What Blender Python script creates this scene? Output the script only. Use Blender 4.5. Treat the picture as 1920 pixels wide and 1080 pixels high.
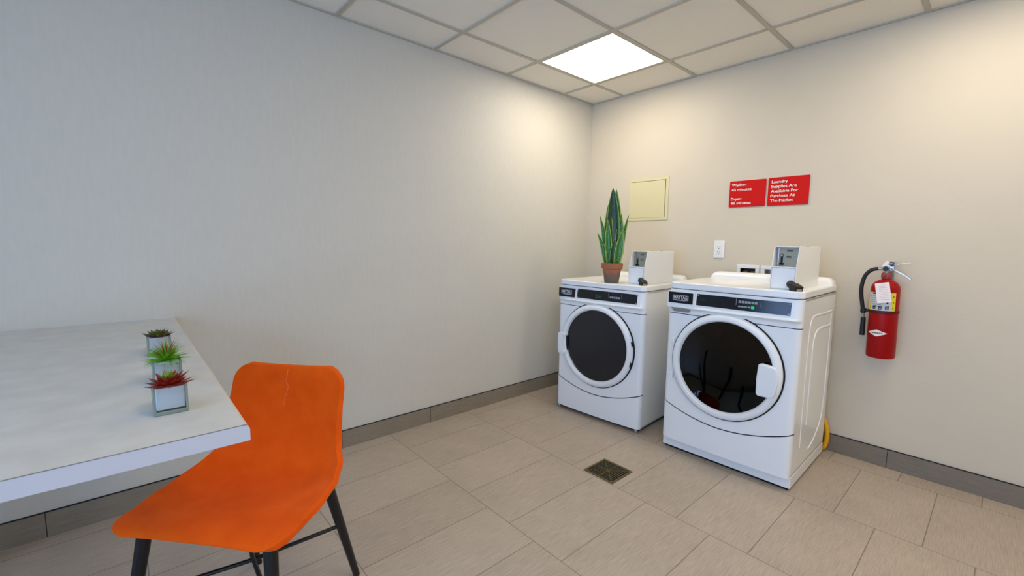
import bpy, bmesh, math, random
from mathutils import Vector, Matrix
PI = math.pi
for o in list(bpy.data.objects): bpy.data.objects.remove(o, do_unlink=True)
scn = bpy.context.scene
C = scn.collection

# ------------------------------------------------------------------ camera
yaw, pit, rol, fpx = 0.8433, -0.1057, 0.0151, 823.73
fw = Vector((-math.sin(yaw)*math.cos(pit), math.cos(yaw)*math.cos(pit), math.sin(pit)))
rt = Vector((math.cos(yaw), math.sin(yaw), 0)); up = rt.cross(fw)
rt, up = (math.cos(rol)*rt + math.sin(rol)*up), (-math.sin(rol)*rt + math.cos(rol)*up)
cd = bpy.data.cameras.new('camera'); cam = bpy.data.objects.new('camera', cd); C.objects.link(cam)
M = Matrix.Identity(4)
for i in range(3):
    M[i][0] = rt[i]; M[i][1] = up[i]; M[i][2] = -fw[i]
M.translation = Vector((2.5283, -3.1646, 1.2379))
cam.matrix_world = M
cd.sensor_width = 36; cd.lens = fpx/1920*36; cd.clip_start = .02
scn.camera = cam

# ------------------------------------------------------------------ world, lights, exposure
H = 2.4335; RX, RY = 5.0, -5.6            # room: x 0..RX, y RY..0
w = bpy.data.worlds.new('sky'); scn.world = w; w.use_nodes = True
w.node_tree.nodes['Background'].inputs[0].default_value = (.45, .62, 1, 1)
w.node_tree.nodes['Background'].inputs[1].default_value = .8
def area(name, loc, rot, sx, sy, power, col, spread=PI):
    l = bpy.data.lights.new(name, 'AREA'); l.shape = 'RECTANGLE'; l.size = sx; l.size_y = sy
    l.energy = power; l.color = col; l.spread = spread
    o = bpy.data.objects.new(name, l); o.location = loc; o.rotation_euler = rot; C.objects.link(o)
    return o
area('daylight', (2.2, RY-.12, 1.35), (PI/2, 0, 0), 3.2, 1.9, 125, (.38, .59, 1))
area('daylight', (RX+.12, -3.9, 1.35), (PI/2, 0, PI/2), 1.8, 1.9, 45, (.38, .59, 1))
vs = scn.view_settings
vs.view_transform = 'Standard'; vs.look = 'None'; vs.exposure = .21; vs.gamma = 1; vs.use_curve_mapping = False
WARM = (1, .91, .79)
PANEL = 10.7

# ------------------------------------------------------------------ materials
def lin(c):
    c = c/255
    return c/12.92 if c <= .04045 else ((c+.055)/1.055)**2.4
def rgb(r, g, b): return (lin(r), lin(g), lin(b), 1)
def mat(name, col, rough=.5, metal=0, bump=0, bscale=200, var=0, vscale=8, stretch=(1,1,1), coat=0, sheen=0, spec=.5, trans=0, emit=None, estr=0, ior=1.45):
    m = bpy.data.materials.new(name); m.use_nodes = True
    n = m.node_tree.nodes; l = m.node_tree.links; b = n['Principled BSDF']
    b.inputs['Base Color'].default_value = col; b.inputs['Roughness'].default_value = rough
    b.inputs['Metallic'].default_value = metal; b.inputs['Coat Weight'].default_value = coat
    b.inputs['Sheen Weight'].default_value = sheen; b.inputs['Specular IOR Level'].default_value = spec
    b.inputs['Transmission Weight'].default_value = trans; b.inputs['IOR'].default_value = ior
    if emit:
        b.inputs['Emission Color'].default_value = emit; b.inputs['Emission Strength'].default_value = estr
    if bump or var:
        tc = n.new('ShaderNodeTexCoord'); mp = n.new('ShaderNodeMapping'); mp.inputs['Scale'].default_value = stretch
        l.new(tc.outputs['Object'], mp.inputs[0])
    if bump:
        t = n.new('ShaderNodeTexNoise'); t.inputs['Scale'].default_value = bscale; t.inputs['Detail'].default_value = 3
        bp = n.new('ShaderNodeBump'); bp.inputs['Strength'].default_value = bump; bp.inputs['Distance'].default_value = .002
        l.new(mp.outputs[0], t.inputs['Vector']); l.new(t.outputs[0], bp.inputs['Height']); l.new(bp.outputs[0], b.inputs['Normal'])
    if var:
        t = n.new('ShaderNodeTexNoise'); t.inputs['Scale'].default_value = vscale; t.inputs['Detail'].default_value = 5
        r = n.new('ShaderNodeMix'); r.data_type = 'RGBA'
        r.inputs['A'].default_value = [c*(1-var) for c in col[:3]]+[1]; r.inputs['B'].default_value = [min(1, c*(1+var)) for c in col[:3]]+[1]
        cr = n.new('ShaderNodeMapRange'); cr.inputs[1].default_value = .3; cr.inputs[2].default_value = .7
        l.new(mp.outputs[0], t.inputs['Vector']); l.new(t.outputs[0], cr.inputs[0]); l.new(cr.outputs[0], r.inputs['Factor']); l.new(r.outputs['Result'], b.inputs['Base Color'])
    return m

def tile_mat(name, c1, c2, grout, mapping, bw, bh, streak, offset=.5, mortar=.0022, flip=False):
    """stone look tiles: fine streaks running along `streak` scale, joints from a brick texture"""
    m = bpy.data.materials.new(name); m.use_nodes = True
    n = m.node_tree.nodes; l = m.node_tree.links; b = n['Principled BSDF']
    tc = n.new('ShaderNodeTexCoord')
    mp = n.new('ShaderNodeMapping'); mp.inputs['Location'].default_value = mapping
    l.new(tc.outputs['Object'], mp.inputs[0])
    br = n.new('ShaderNodeTexBrick'); br.offset = offset; br.offset_frequency = 2; br.squash = 1
    br.inputs['Scale'].default_value = 1; br.inputs['Brick Width'].default_value = bw; br.inputs['Row Height'].default_value = bh
    br.inputs['Mortar Size'].default_value = mortar; br.inputs['Mortar Smooth'].default_value = .3; br.inputs['Bias'].default_value = 0
    br.inputs['Color1'].default_value = (0, 0, 0, 1); br.inputs['Color2'].default_value = (1, 1, 1, 1); br.inputs['Mortar'].default_value = (.5, .5, .5, 1)
    l.new(mp.outputs[0], br.inputs['Vector'])
    ms = n.new('ShaderNodeMapping'); ms.inputs['Scale'].default_value = streak; l.new(tc.outputs['Object'], ms.inputs[0])
    n1 = n.new('ShaderNodeTexNoise'); n1.inputs['Scale'].default_value = 1; n1.inputs['Detail'].default_value = 6; n1.inputs['Roughness'].default_value = .65
    l.new(ms.outputs[0], n1.inputs['Vector'])
    n2 = n.new('ShaderNodeTexNoise'); n2.inputs['Scale'].default_value = 5; n2.inputs['Detail'].default_value = 4; l.new(tc.outputs['Object'], n2.inputs['Vector'])
    ad = n.new('ShaderNodeMath'); ad.operation = 'MULTIPLY_ADD'; ad.inputs[1].default_value = .3
    l.new(n2.outputs[0], ad.inputs[0])
    sc = n.new('ShaderNodeMapRange'); sc.inputs[1].default_value = .28; sc.inputs[2].default_value = .72; l.new(n1.outputs[0], sc.inputs[0])
    sc2 = n.new('ShaderNodeMath'); sc2.operation = 'MULTIPLY'; sc2.inputs[1].default_value = .6; l.new(sc.outputs[0], sc2.inputs[0])
    l.new(sc2.outputs[0], ad.inputs[2])
    tone = n.new('ShaderNodeMath'); tone.operation = 'MULTIPLY_ADD'; tone.inputs[1].default_value = .12
    l.new(br.outputs['Color'], tone.inputs[0]); l.new(ad.outputs[0], tone.inputs[2])
    mx = n.new('ShaderNodeMix'); mx.data_type = 'RGBA'; mx.inputs['A'].default_value = c1; mx.inputs['B'].default_value = c2
    l.new(tone.outputs[0], mx.inputs['Factor'])
    m2 = n.new('ShaderNodeMix'); m2.data_type = 'RGBA'; m2.inputs['B'].default_value = grout
    l.new(br.outputs['Fac'], m2.inputs['Factor']); l.new(mx.outputs['Result'], m2.inputs['A']); l.new(m2.outputs['Result'], b.inputs['Base Color'])
    b.inputs['Roughness'].default_value = .5
    bp = n.new('ShaderNodeBump'); bp.inputs['Strength'].default_value = .25; bp.inputs['Distance'].default_value = .002
    hs = n.new('ShaderNodeMath'); hs.operation = 'SUBTRACT'; l.new(ad.outputs[0], hs.inputs[0]); l.new(br.outputs['Fac'], hs.inputs[1])
    l.new(hs.outputs[0], bp.inputs['Height']); l.new(bp.outputs[0], b.inputs['Normal'])
    return m

def thin_glass(name, tint, gloss=.05):
    m = bpy.data.materials.new(name); m.use_nodes = True
    n = m.node_tree.nodes; l = m.node_tree.links
    for x in list(n):
        if x.type == 'BSDF_PRINCIPLED': n.remove(x)
    t = n.new('ShaderNodeBsdfTransparent'); t.inputs[0].default_value = tint
    g = n.new('ShaderNodeBsdfGlossy'); g.inputs['Roughness'].default_value = gloss
    f = n.new('ShaderNodeFresnel'); f.inputs[0].default_value = 1.5
    x = n.new('ShaderNodeMixShader'); l.new(f.outputs[0], x.inputs[0]); l.new(t.outputs[0], x.inputs[1]); l.new(g.outputs[0], x.inputs[2])
    l.new(x.outputs[0], n['Material Output'].inputs[0])
    return m

WALLC = rgb(207, 201, 185)
m_vinyl = mat('vinyl wall covering', WALLC, .62, bump=.25, bscale=90, var=.02, vscale=60, stretch=(1, 1, .25))
m_paint = mat('painted wall', rgb(211, 198, 173), .6, bump=.35, bscale=45, var=.012, vscale=5)
m_ceil = mat('ceiling tile', rgb(236, 230, 216), .9, bump=.5, bscale=260, var=.02, vscale=150)
m_grid = mat('ceiling grid metal', rgb(186, 180, 164), .5)
m_floor = tile_mat('floor tile', rgb(142, 128, 112), rgb(200, 184, 163), rgb(120, 108, 94), (.0575, 1.348, 0), .307, .603, (300, 11, 1), mortar=.0019)
m_basL = tile_mat('base tile left', rgb(116, 104, 86), rgb(156, 142, 121), rgb(80, 72, 64), (0, 0, 0), 50, 50, (1, 9, 170))
m_basB = tile_mat('base tile back', rgb(108, 97, 82), rgb(142, 129, 110), rgb(80, 72, 64), (0, 0, 0), 50, 50, (9, 1, 170))
m_white = mat('white enamel', rgb(238, 237, 232), .28, coat=.3)
m_plastic = mat('white plastic', rgb(235, 235, 231), .35)
m_black = mat('black gloss panel', rgb(20, 21, 25), .18)
m_dark = mat('dark plastic', rgb(22, 22, 24), .45)
m_gap = mat('seam black', rgb(12, 12, 14), .8)
m_drum = mat('drum steel', rgb(90, 90, 92), .4, metal=.8)
m_dglass = thin_glass('washer door glass', (.02, .021, .02, 1), .03)
m_dglass2 = mat('dryer door glass', rgb(38, 38, 41), .22)
m_silver = mat('silver print', rgb(205, 208, 215), .4)
m_chrome = mat('chrome', rgb(178, 172, 164), .3, metal=1)
m_steel = mat('grey steel', rgb(150, 150, 145), .35, metal=.6)
m_greyp = mat('grey face plate', rgb(158, 153, 132), .45, metal=.2)
m_grout = mat('dark grout', rgb(66, 58, 50), .9)
m_green = mat('green indicator', rgb(30, 170, 90), .4, emit=rgb(30, 190, 100), estr=.5)
m_greend = mat('dim green digits', rgb(18, 110, 62), .4, emit=rgb(20, 140, 70), estr=.25)
m_button = mat('grey buttons', rgb(150, 158, 160), .4)
m_red = mat('red sign', rgb(204, 12, 2), .6, spec=.25)
m_text = mat('white lettering', rgb(250, 235, 222), .5)
m_ered = mat('red enamel', rgb(158, 0, 4), .4, spec=.3)
m_ered2 = mat('maroon ring', rgb(150, 60, 50), .5)
m_maroon = mat('dark red strap', rgb(72, 12, 16), .5)
m_rubber = mat('black rubber', rgb(24, 24, 24), .55)
m_yellow = mat('yellow label', rgb(228, 208, 40), .5)
m_label = mat('grey white label', rgb(205, 203, 203), .5)
m_ink = mat('black ink', rgb(28, 26, 28), .6)
m_paper = mat('tag paper', rgb(240, 228, 220), .7, var=.04, vscale=80)
m_inkl = mat('faint print', rgb(190, 175, 172), .7)
m_cream = mat('cream painted steel', rgb(216, 205, 158), .45)
m_ivory = mat('outlet plastic', rgb(236, 234, 226), .35)
m_brass = mat('brass', rgb(190, 150, 60), .3, metal=1)
m_bronze = mat('old brass grate', rgb(112, 98, 62), .45, metal=.6, var=.3, vscale=60)
m_lam = mat('grey laminate', rgb(206, 203, 195), .42, var=.07, vscale=14, stretch=(1, 1, 1), bump=.08, bscale=300)
m_edge = mat('laminate edge', rgb(196, 195, 198), .5)
def fabric(name):
    m = mat(name, rgb(214, 76, 16), .92, bump=.4, bscale=900, spec=.08)
    n = m.node_tree.nodes; l = m.node_tree.links; b = n['Principled BSDF']
    b.inputs['Sheen Weight'].default_value = .35; b.inputs['Sheen Tint'].default_value = (1, .38, .12, 1); b.inputs['Sheen Roughness'].default_value = .4
    tc = n.new('ShaderNodeTexCoord'); t = n.new('ShaderNodeTexNoise'); t.inputs['Scale'].default_value = 14; t.inputs['Detail'].default_value = 8
    r = n.new('ShaderNodeValToRGB'); r.color_ramp.elements[0].position = .25; r.color_ramp.elements[1].position = .8
    r.color_ramp.elements[0].color = rgb(226, 82, 10); r.color_ramp.elements[1].color = rgb(242, 98, 20)
    l.new(tc.outputs['Object'], t.inputs['Vector']); l.new(t.outputs[0], r.inputs[0]); l.new(r.outputs[0], b.inputs['Base Color'])
    return m
m_orange = fabric('orange velvet')
m_crease = mat('pale crease', rgb(232, 120, 62), .8)
m_leg = mat('black painted metal', rgb(16, 15, 15), .38)
def pot_mat():
    m = mat('terracotta', rgb(170, 98, 66), .85, bump=.3, bscale=120)
    n = m.node_tree.nodes; l = m.node_tree.links; b = n['Principled BSDF']
    tc = n.new('ShaderNodeTexCoord'); sp = n.new('ShaderNodeSeparateXYZ'); t = n.new('ShaderNodeTexNoise'); t.inputs['Scale'].default_value = 25; t.inputs['Detail'].default_value = 5
    a = n.new('ShaderNodeMath'); a.operation = 'MULTIPLY_ADD'; a.inputs[1].default_value = .06
    r = n.new('ShaderNodeValToRGB'); r.color_ramp.elements[0].position = .07; r.color_ramp.elements[1].position = .115
    r.color_ramp.elements[0].color = rgb(112, 94, 80); r.color_ramp.elements[1].color = rgb(170, 104, 70)
    l.new(tc.outputs['Object'], sp.inputs[0]); l.new(tc.outputs['Object'], t.inputs['Vector']); l.new(t.outputs[0], a.inputs[0]); l.new(sp.outputs['Z'], a.inputs[2])
    l.new(a.outputs[0], r.inputs[0]); l.new(r.outputs[0], b.inputs['Base Color'])
    return m
m_terra = pot_mat()
m_soil = mat('potting moss', rgb(120, 92, 50), .95, bump=1, bscale=120, var=.3, vscale=60)
def leaf_mat(name, base, band, edge, ew=.78, edge_on=True):
    m = mat(name, base, .32)
    n = m.node_tree.nodes; l = m.node_tree.links; b = n['Principled BSDF']
    uv = n.new('ShaderNodeUVMap'); sp = n.new('ShaderNodeSeparateXYZ'); l.new(uv.outputs[0], sp.inputs[0])
    mp = n.new('ShaderNodeMapping'); mp.inputs['Scale'].default_value = (3, 22, 1); l.new(uv.outputs[0], mp.inputs[0])
    t = n.new('ShaderNodeTexNoise'); t.inputs['Scale'].default_value = 1.4; t.inputs['Detail'].default_value = 3; l.new(mp.outputs[0], t.inputs['Vector'])
    r = n.new('ShaderNodeValToRGB'); r.color_ramp.elements[0].position = .42; r.color_ramp.elements[1].position = .6
    r.color_ramp.elements[0].color = base; r.color_ramp.elements[1].color = band
    l.new(t.outputs[0], r.inputs[0])
    a = n.new('ShaderNodeMath'); a.operation = 'SUBTRACT'; a.inputs[1].default_value = .5; l.new(sp.outputs['X'], a.inputs[0])
    ab = n.new('ShaderNodeMath'); ab.operation = 'ABSOLUTE'; l.new(a.outputs[0], ab.inputs[0])
    gt = n.new('ShaderNodeMath'); gt.operation = 'GREATER_THAN'; gt.inputs[1].default_value = ew*.5; l.new(ab.outputs[0], gt.inputs[0])
    mx = n.new('ShaderNodeMix'); mx.data_type = 'RGBA'; mx.inputs['B'].default_value = edge
    l.new(gt.outputs[0], mx.inputs['Factor']); l.new(r.outputs[0], mx.inputs['A']); l.new(mx.outputs['Result'], b.inputs['Base Color'])
    return m
m_leafd = leaf_mat('dark snake leaf', rgb(14, 48, 26), rgb(26, 72, 34), rgb(120, 150, 60), .9)
m_leafm = leaf_mat('banded snake leaf', rgb(22, 80, 20), rgb(78, 146, 40), rgb(160, 176, 70), .85)
m_succr = mat('red succulent leaf', rgb(136, 36, 26), .4, var=.35, vscale=40)
m_succg = mat('green succulent leaf', rgb(118, 140, 40), .4, var=.3, vscale=60)
m_grass = mat('bright green spikes', rgb(110, 175, 30), .4, var=.3, vscale=50)
m_brownt = mat('reddish spikes', rgb(140, 70, 40), .5, var=.2, vscale=50)
m_olive = mat('olive succulent leaf', rgb(88, 92, 34), .4, var=.4, vscale=40)
m_maroonl = mat('maroon succulent leaf', rgb(98, 36, 24), .4, var=.3, vscale=40)
m_glass = mat('clear glass', (.86, .95, .9, 1), .02, trans=1, ior=1.45)
m_reflpaint = mat('liner with painted reflection', rgb(240, 244, 250), .25, metal=.1)  # near-white base paints the bright window reflection into the liner
m_gedge = mat('green glass edge', rgb(124, 136, 122), .15)
m_gwall = thin_glass('planter glass', (.97, .985, .975, 1), .02)
m_hose = mat('yellow hose', rgb(235, 170, 20), .4)
m_light = mat('lit diffuser', (1, 1, 1, 1), .5, emit=(WARM[0], WARM[1], WARM[2], 1), estr=PANEL)
m_alu = mat('aluminium frame', rgb(190, 190, 190), .4, metal=.6)
m_pane = thin_glass('window glass', (.92, .95, .97, 1), .01)

# ------------------------------------------------------------------ mesh helpers
def BM(): return bmesh.new()
def box(bm, x0, x1, y0, y1, z0, z1):
    v = [bm.verts.new(p) for p in ((x0,y0,z0),(x1,y0,z0),(x1,y1,z0),(x0,y1,z0),(x0,y0,z1),(x1,y0,z1),(x1,y1,z1),(x0,y1,z1))]
    for f in ((3,2,1,0),(4,5,6,7),(0,1,5,4),(1,2,6,5),(2,3,7,6),(3,0,4,7)): bm.faces.new([v[i] for i in f])
    return bm
def prism(bm, pts, a0, a1, axis='y'):
    """extrude a 2D polygon along an axis. pts are (x,z) for y, (y,z) for x, (x,y) for z"""
    def P(p, a): return {'y': (p[0], a, p[1]), 'x': (a, p[0], p[1]), 'z': (p[0], p[1], a)}[axis]
    A = [bm.verts.new(P(p, a0)) for p in pts]; B = [bm.verts.new(P(p, a1)) for p in pts]
    bm.faces.new(A); bm.faces.new(B[::-1])
    n = len(pts)
    for i in range(n): bm.faces.new((A[i], B[i], B[(i+1) % n], A[(i+1) % n]))
    bmesh.ops.recalc_face_normals(bm, faces=bm.faces)
    return bm
def rrect(x0, x1, y0, y1, r, n=6):
    out = []
    for cx, cy, a in ((x1-r, y1-r, 0), (x0+r, y1-r, PI/2), (x0+r, y0+r, PI), (x1-r, y0+r, 1.5*PI)):
        for i in range(n+1):
            t = a + PI/2*i/n; out.append((cx+r*math.cos(t), cy+r*math.sin(t)))
    return out
def lathe(bm, prof, seg=48, M=None, cap0=True, cap1=True):
    """profile of (r, h) turned round local z"""
    M = M or Matrix.Identity(4)
    rings = []
    for r, h in prof:
        if r < 1e-6: rings.append([bm.verts.new(M @ Vector((0, 0, h)))])
        else: rings.append([bm.verts.new(M @ Vector((r*math.cos(2*PI*i/seg), r*math.sin(2*PI*i/seg), h))) for i in range(seg)])
    for a, b in zip(rings, rings[1:]):
        for i in range(seg):
            j = (i+1) % seg
            if len(a) == 1 and len(b) > 1: bm.faces.new((a[0], b[i], b[j]))
            elif len(b) == 1 and len(a) > 1: bm.faces.new((a[i], a[j], b[0]))
            elif len(a) > 1: bm.faces.new((a[i], a[j], b[j], b[i]))
    if cap0 and len(rings[0]) > 1: bm.faces.new(rings[0][::-1])
    if cap1 and len(rings[-1]) > 1: bm.faces.new(rings[-1])
    bmesh.ops.recalc_face_normals(bm, faces=bm.faces)
    return bm
def smooth_path(pts, n=8):
    P = [Vector(p) for p in pts]; out = []
    for i in range(len(P)-1):
        p0 = P[max(i-1, 0)]; p1 = P[i]; p2 = P[i+1]; p3 = P[min(i+2, len(P)-1)]
        for k in range(n):
            t = k/n
            out.append(.5*((2*p1)+(-p0+p2)*t+(2*p0-5*p1+4*p2-p3)*t*t+(-p0+3*p1-3*p2+p3)*t**3))
    out.append(P[-1]); return out
def tube(bm, pts, r, seg=12, closed=False):
    P = [Vector(p) for p in pts]; n = len(P)
    R = r if isinstance(r, (list, tuple)) else [r]*n
    rings = []; prev = None
    for i in range(n):
        if closed: t = (P[(i+1) % n]-P[i-1]).normalized()
        else: t = (P[min(i+1, n-1)]-P[max(i-1, 0)]).normalized()
        if prev is None:
            a = Vector((0, 0, 1)) if abs(t.z) < .9 else Vector((1, 0, 0))
            u = t.cross(a).normalized()
        else: u = (prev - t*prev.dot(t)).normalized()
        v = t.cross(u); prev = u
        rings.append([bm.verts.new(P[i]+R[i]*(math.cos(2*PI*k/seg)*u+math.sin(2*PI*k/seg)*v)) for k in range(seg)])
    m = n if closed else n-1
    for i in range(m):
        a, b = rings[i], rings[(i+1) % n]
        for k in range(seg): bm.faces.new((a[k], a[(k+1) % seg], b[(k+1) % seg], b[k]))
    if not closed: bm.faces.new(rings[0][::-1]); bm.faces.new(rings[-1])
    bmesh.ops.recalc_face_normals(bm, faces=bm.faces)
    return bm
def obj(name, bm, m, parent=None, bevel=0, label=None, smooth=True, seg=2, sub=0, kind=None):
    me = bpy.data.meshes.new(name); bm.to_mesh(me); bm.free()
    me.materials.append(m)
    o = bpy.data.objects.new(name, me); C.objects.link(o)
    if parent: o.parent = parent
    if smooth:
        for p in me.polygons: p.use_smooth = True
        try: me.set_sharp_from_angle(angle=math.radians(38))
        except Exception: pass
    if bevel:
        b = o.modifiers.new('bevel', 'BEVEL'); b.width = bevel; b.segments = seg; b.limit_method = 'ANGLE'; b.angle_limit = math.radians(35); b.harden_normals = True
    if sub:
        s = o.modifiers.new('sub', 'SUBSURF'); s.levels = sub; s.render_levels = sub
    if label: o['label'] = label
    if kind: o['kind'] = kind
    return o
def tag(o, label, cat, group=None):
    o['label'] = label; o['category'] = cat
    if group: o['group'] = group
    return o
def thing(name, label, cat, loc=(0,0,0), rz=0, group=None):
    o = bpy.data.objects.new(name, None); C.objects.link(o); o.location = loc; o.rotation_euler = (0, 0, rz); o.empty_display_size = .1
    return tag(o, label, cat, group)
def struct(name, bm, m, **k): return obj(name, bm, m, kind='structure', **k)
def text(body, width, m, parent, loc, name='lettering', height=None, bold=.0, shear=0, extr=.0006, rot=(PI/2,0,0), spacing=1, align='LEFT'):
    """text converted to a mesh, scaled to width (and cap height)"""
    cu = bpy.data.curves.new(name, 'FONT'); cu.body = body; cu.size = 1; cu.offset = bold; cu.shear = shear; cu.extrude = 0; cu.space_line = spacing
    t = bpy.data.objects.new('tmp', cu); C.objects.link(t)
    dg = bpy.context.evaluated_depsgraph_get(); dg.update()
    me = bpy.data.meshes.new_from_object(t.evaluated_get(dg)); bpy.data.objects.remove(t)
    xs = [v.co.x for v in me.vertices]; ys = [v.co.y for v in me.vertices]
    x0, x1, y0, y1 = min(xs), max(xs), min(ys), max(ys)
    sx = width/(x1-x0); sy = sx if height is None else height/(y1-y0)
    for v in me.vertices: v.co = Vector(((v.co.x-x0)*sx, (v.co.y-y0)*sy, 0))
    bm = BM(); bm.from_mesh(me)
    r = bmesh.ops.extrude_face_region(bm, geom=bm.faces[:])
    bmesh.ops.translate(bm, verts=[g for g in r['geom'] if isinstance(g, bmesh.types.BMVert)], vec=(0, 0, extr))
    bmesh.ops.recalc_face_normals(bm, faces=bm.faces)
    bm.transform(Matrix.Translation(loc) @ Matrix.Rotation(rot[2], 4, 'Z') @ Matrix.Rotation(rot[0], 4, 'X'))
    return obj(name, bm, m, parent, smooth=False)

# ------------------------------------------------------------------ the room
bm = BM(); box(bm, -.1, RX+.1, RY-.1, .1, -.1, 0); struct('floor', bm, m_floor, smooth=False)
bm = BM(); box(bm, -.12, 0, RY, .12, 0, H+.1); struct('wall_left', bm, m_vinyl, smooth=False)
# back wall with the two valve box recesses cut out of it
VB = [(1.322, 1.417), (1.474, 1.569)]; VZ = (.93, 1.081)
bm = BM()
box(bm, 0, RX, .06, .12, 0, H+.1)
box(bm, 0, VB[0][0], 0, .06, 0, H+.1); box(bm, VB[0][1], VB[1][0], 0, .06, 0, H+.1); box(bm, VB[1][1], RX, 0, .06, 0, H+.1)
for a, b in VB: box(bm, a, b, 0, .06, 0, VZ[0]); box(bm, a, b, 0, .06, VZ[1], H+.1)
struct('wall_back', bm, m_paint, smooth=False)
# front wall and right wall are behind the camera and hold the windows
bm = BM(); fx0, fx1, wz0, wz1 = .6, 3.8, .4, 2.3
box(bm, 0, fx0, RY-.12, RY, 0, H+.1); box(bm, fx1, RX, RY-.12, RY, 0, H+.1); box(bm, fx0, fx1, RY-.12, RY, 0, wz0); box(bm, fx0, fx1, RY-.12, RY, wz1, H+.1)
struct('wall_front', bm, m_paint, smooth=False)
bm = BM(); ry0, ry1 = -4.8, -3.0
box(bm, RX, RX+.12, RY-.12, ry0, 0, H+.1); box(bm, RX, RX+.12, ry1, .12, 0, H+.1); box(bm, RX, RX+.12, ry0, ry1, 0, wz0); box(bm, RX, RX+.12, ry0, ry1, wz1, H+.1)
struct('wall_right', bm, m_paint, smooth=False)
def window(name, x0, x1, y0, y1, along):
    bm = BM(); n = 3; f = .05
    if along == 'x':
        for i in range(n+1):
            c = x0+f/2+(x1-x0-f)*i/n; box(bm, c-f/2, c+f/2, y0, y1, wz0, wz1)
        box(bm, x0, x1, y0, y1, wz0, wz0+f); box(bm, x0, x1, y0, y1, wz1-f, wz1)
    else:
        for i in range(n):
            c = y0+f/2+(y1-y0-f)*i/(n-1); box(bm, x0, x1, c-f/2, c+f/2, wz0, wz1)
        box(bm, x0, x1, y0, y1, wz0, wz0+f); box(bm, x0, x1, y0, y1, wz1-f, wz1)
    w_ = struct(name, bm, m_alu, smooth=False)
    bm = BM()
    if along == 'x': box(bm, x0+.03, x1-.03, (y0+y1)/2-.003, (y0+y1)/2+.003, wz0+.03, wz1-.03)
    else: box(bm, (x0+x1)/2-.003, (x0+x1)/2+.003, y0+.03, y1-.03, wz0+.03, wz1-.03)
    obj('window_pane', bm, m_pane, w_, smooth=False)
window('window_1', fx0, fx1, RY-.08, RY-.04, 'x')
window('window_2', RX+.04, RX+.08, ry0, ry1, 'y')

# suspended ceiling: grid of 24 inch tiles, first lines at GX from the left wall and GY from the back wall
T = .6096; GX, GY = .3195, -.3898
xs = [0]+[GX+i*T for i in range(8)]+[RX]; ys = [0]+[GY-i*T for i in range(9)]+[RY]
lights = {(1, 1), (4, 1), (7, 1), (4, 4), (7, 6)}  # unseen panels over the camera and far right added for more even light
bm = BM()
for i in range(len(xs)-1):
    for j in range(len(ys)-1):
        if (i, j) in lights: continue
        g = .0
        box(bm, xs[i]+g, xs[i+1]-g, ys[j+1]+g, ys[j]-g, H+.006, H+.02)
struct('ceiling', bm, m_ceil, smooth=False)
bm = BM()
for x in xs[1:-1]: box(bm, x-.012, x+.012, RY, 0, H, H+.03)
for y in ys[1:-1]: box(bm, 0, RX, y-.012, y+.012, H+.0003, H+.03)
struct('trim_1', bm, m_grid, smooth=False, label='metal grid of the suspended ceiling')
bm = BM(); box(bm, 0, .018, RY, 0, H-.0015, H+.03); box(bm, 0, RX, -.018, 0, H-.0012, H+.03); box(bm, RX-.018, RX, RY, 0, H-.001, H+.03); box(bm, 0, RX, RY, RY+.018, H-.0008, H+.03)
struct('trim_2', bm, m_grid, smooth=False, label='wall angle round the ceiling edge')
LAB = {(1, 1): 'glowing square ceiling light panel nearest the corner, above the clothes dryer',
       (4, 1): 'square ceiling light panel near the back wall, above the fire extinguisher',
       (7, 1): 'added square ceiling light panel, unseen, near the far right end of the back wall',
       (4, 4): 'added square ceiling light panel, unseen, over the camera',
       (7, 6): 'added square ceiling light panel, unseen, behind the camera close to the right wall'}
for (i, j) in sorted(lights):
    x0, x1, y1, y0 = xs[i]+.012, xs[i+1]-.012, ys[j]-.012, ys[j+1]+.012
    t = thing('ceiling_light', LAB[(i, j)], 'ceiling light', ((x0+x1)/2, (y0+y1)/2, H), group='square ceiling light panels')
    hx, hy = (x1-x0)/2, (y1-y0)/2; f = .011
    bm = BM(); box(bm, -hx, hx, -hy, -hy+f, .001, .045); box(bm, -hx, hx, hy-f, hy, .001, .045); box(bm, -hx, -hx+f, -hy+f, hy-f, .001, .045); box(bm, hx-f, hx, -hy+f, hy-f, .001, .045)
    box(bm, -hx, hx, -hy, hy, .045, .05)
    obj('frame', bm, m_grid, t, smooth=False)
    bm = BM(); box(bm, -hx+f, hx-f, -hy+f, hy-f, .006, .010); obj('diffuser', bm, m_light, t, smooth=False, label='glowing white diffuser')
# sprinkler head in the third tile
t = thing('ceiling_sprinkler', 'small round sprinkler head on the ceiling, cut by the top edge', 'sprinkler', (xs[2]+T/2, (ys[2]+ys[3])/2, H))
bm = BM(); lathe(bm, [(.043, .006), (.043, .001), (.036, -.004), (.02, -.006), (.016, -.004)], 36); obj('escutcheon', bm, m_ivory, t)
bm = BM(); lathe(bm, [(.008, -.004), (.007, -.02), (.003, -.022), (.003, -.032), (.015, -.033), (.015, -.0345)], 24); obj('nozzle', bm, m_chrome, t)

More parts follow.
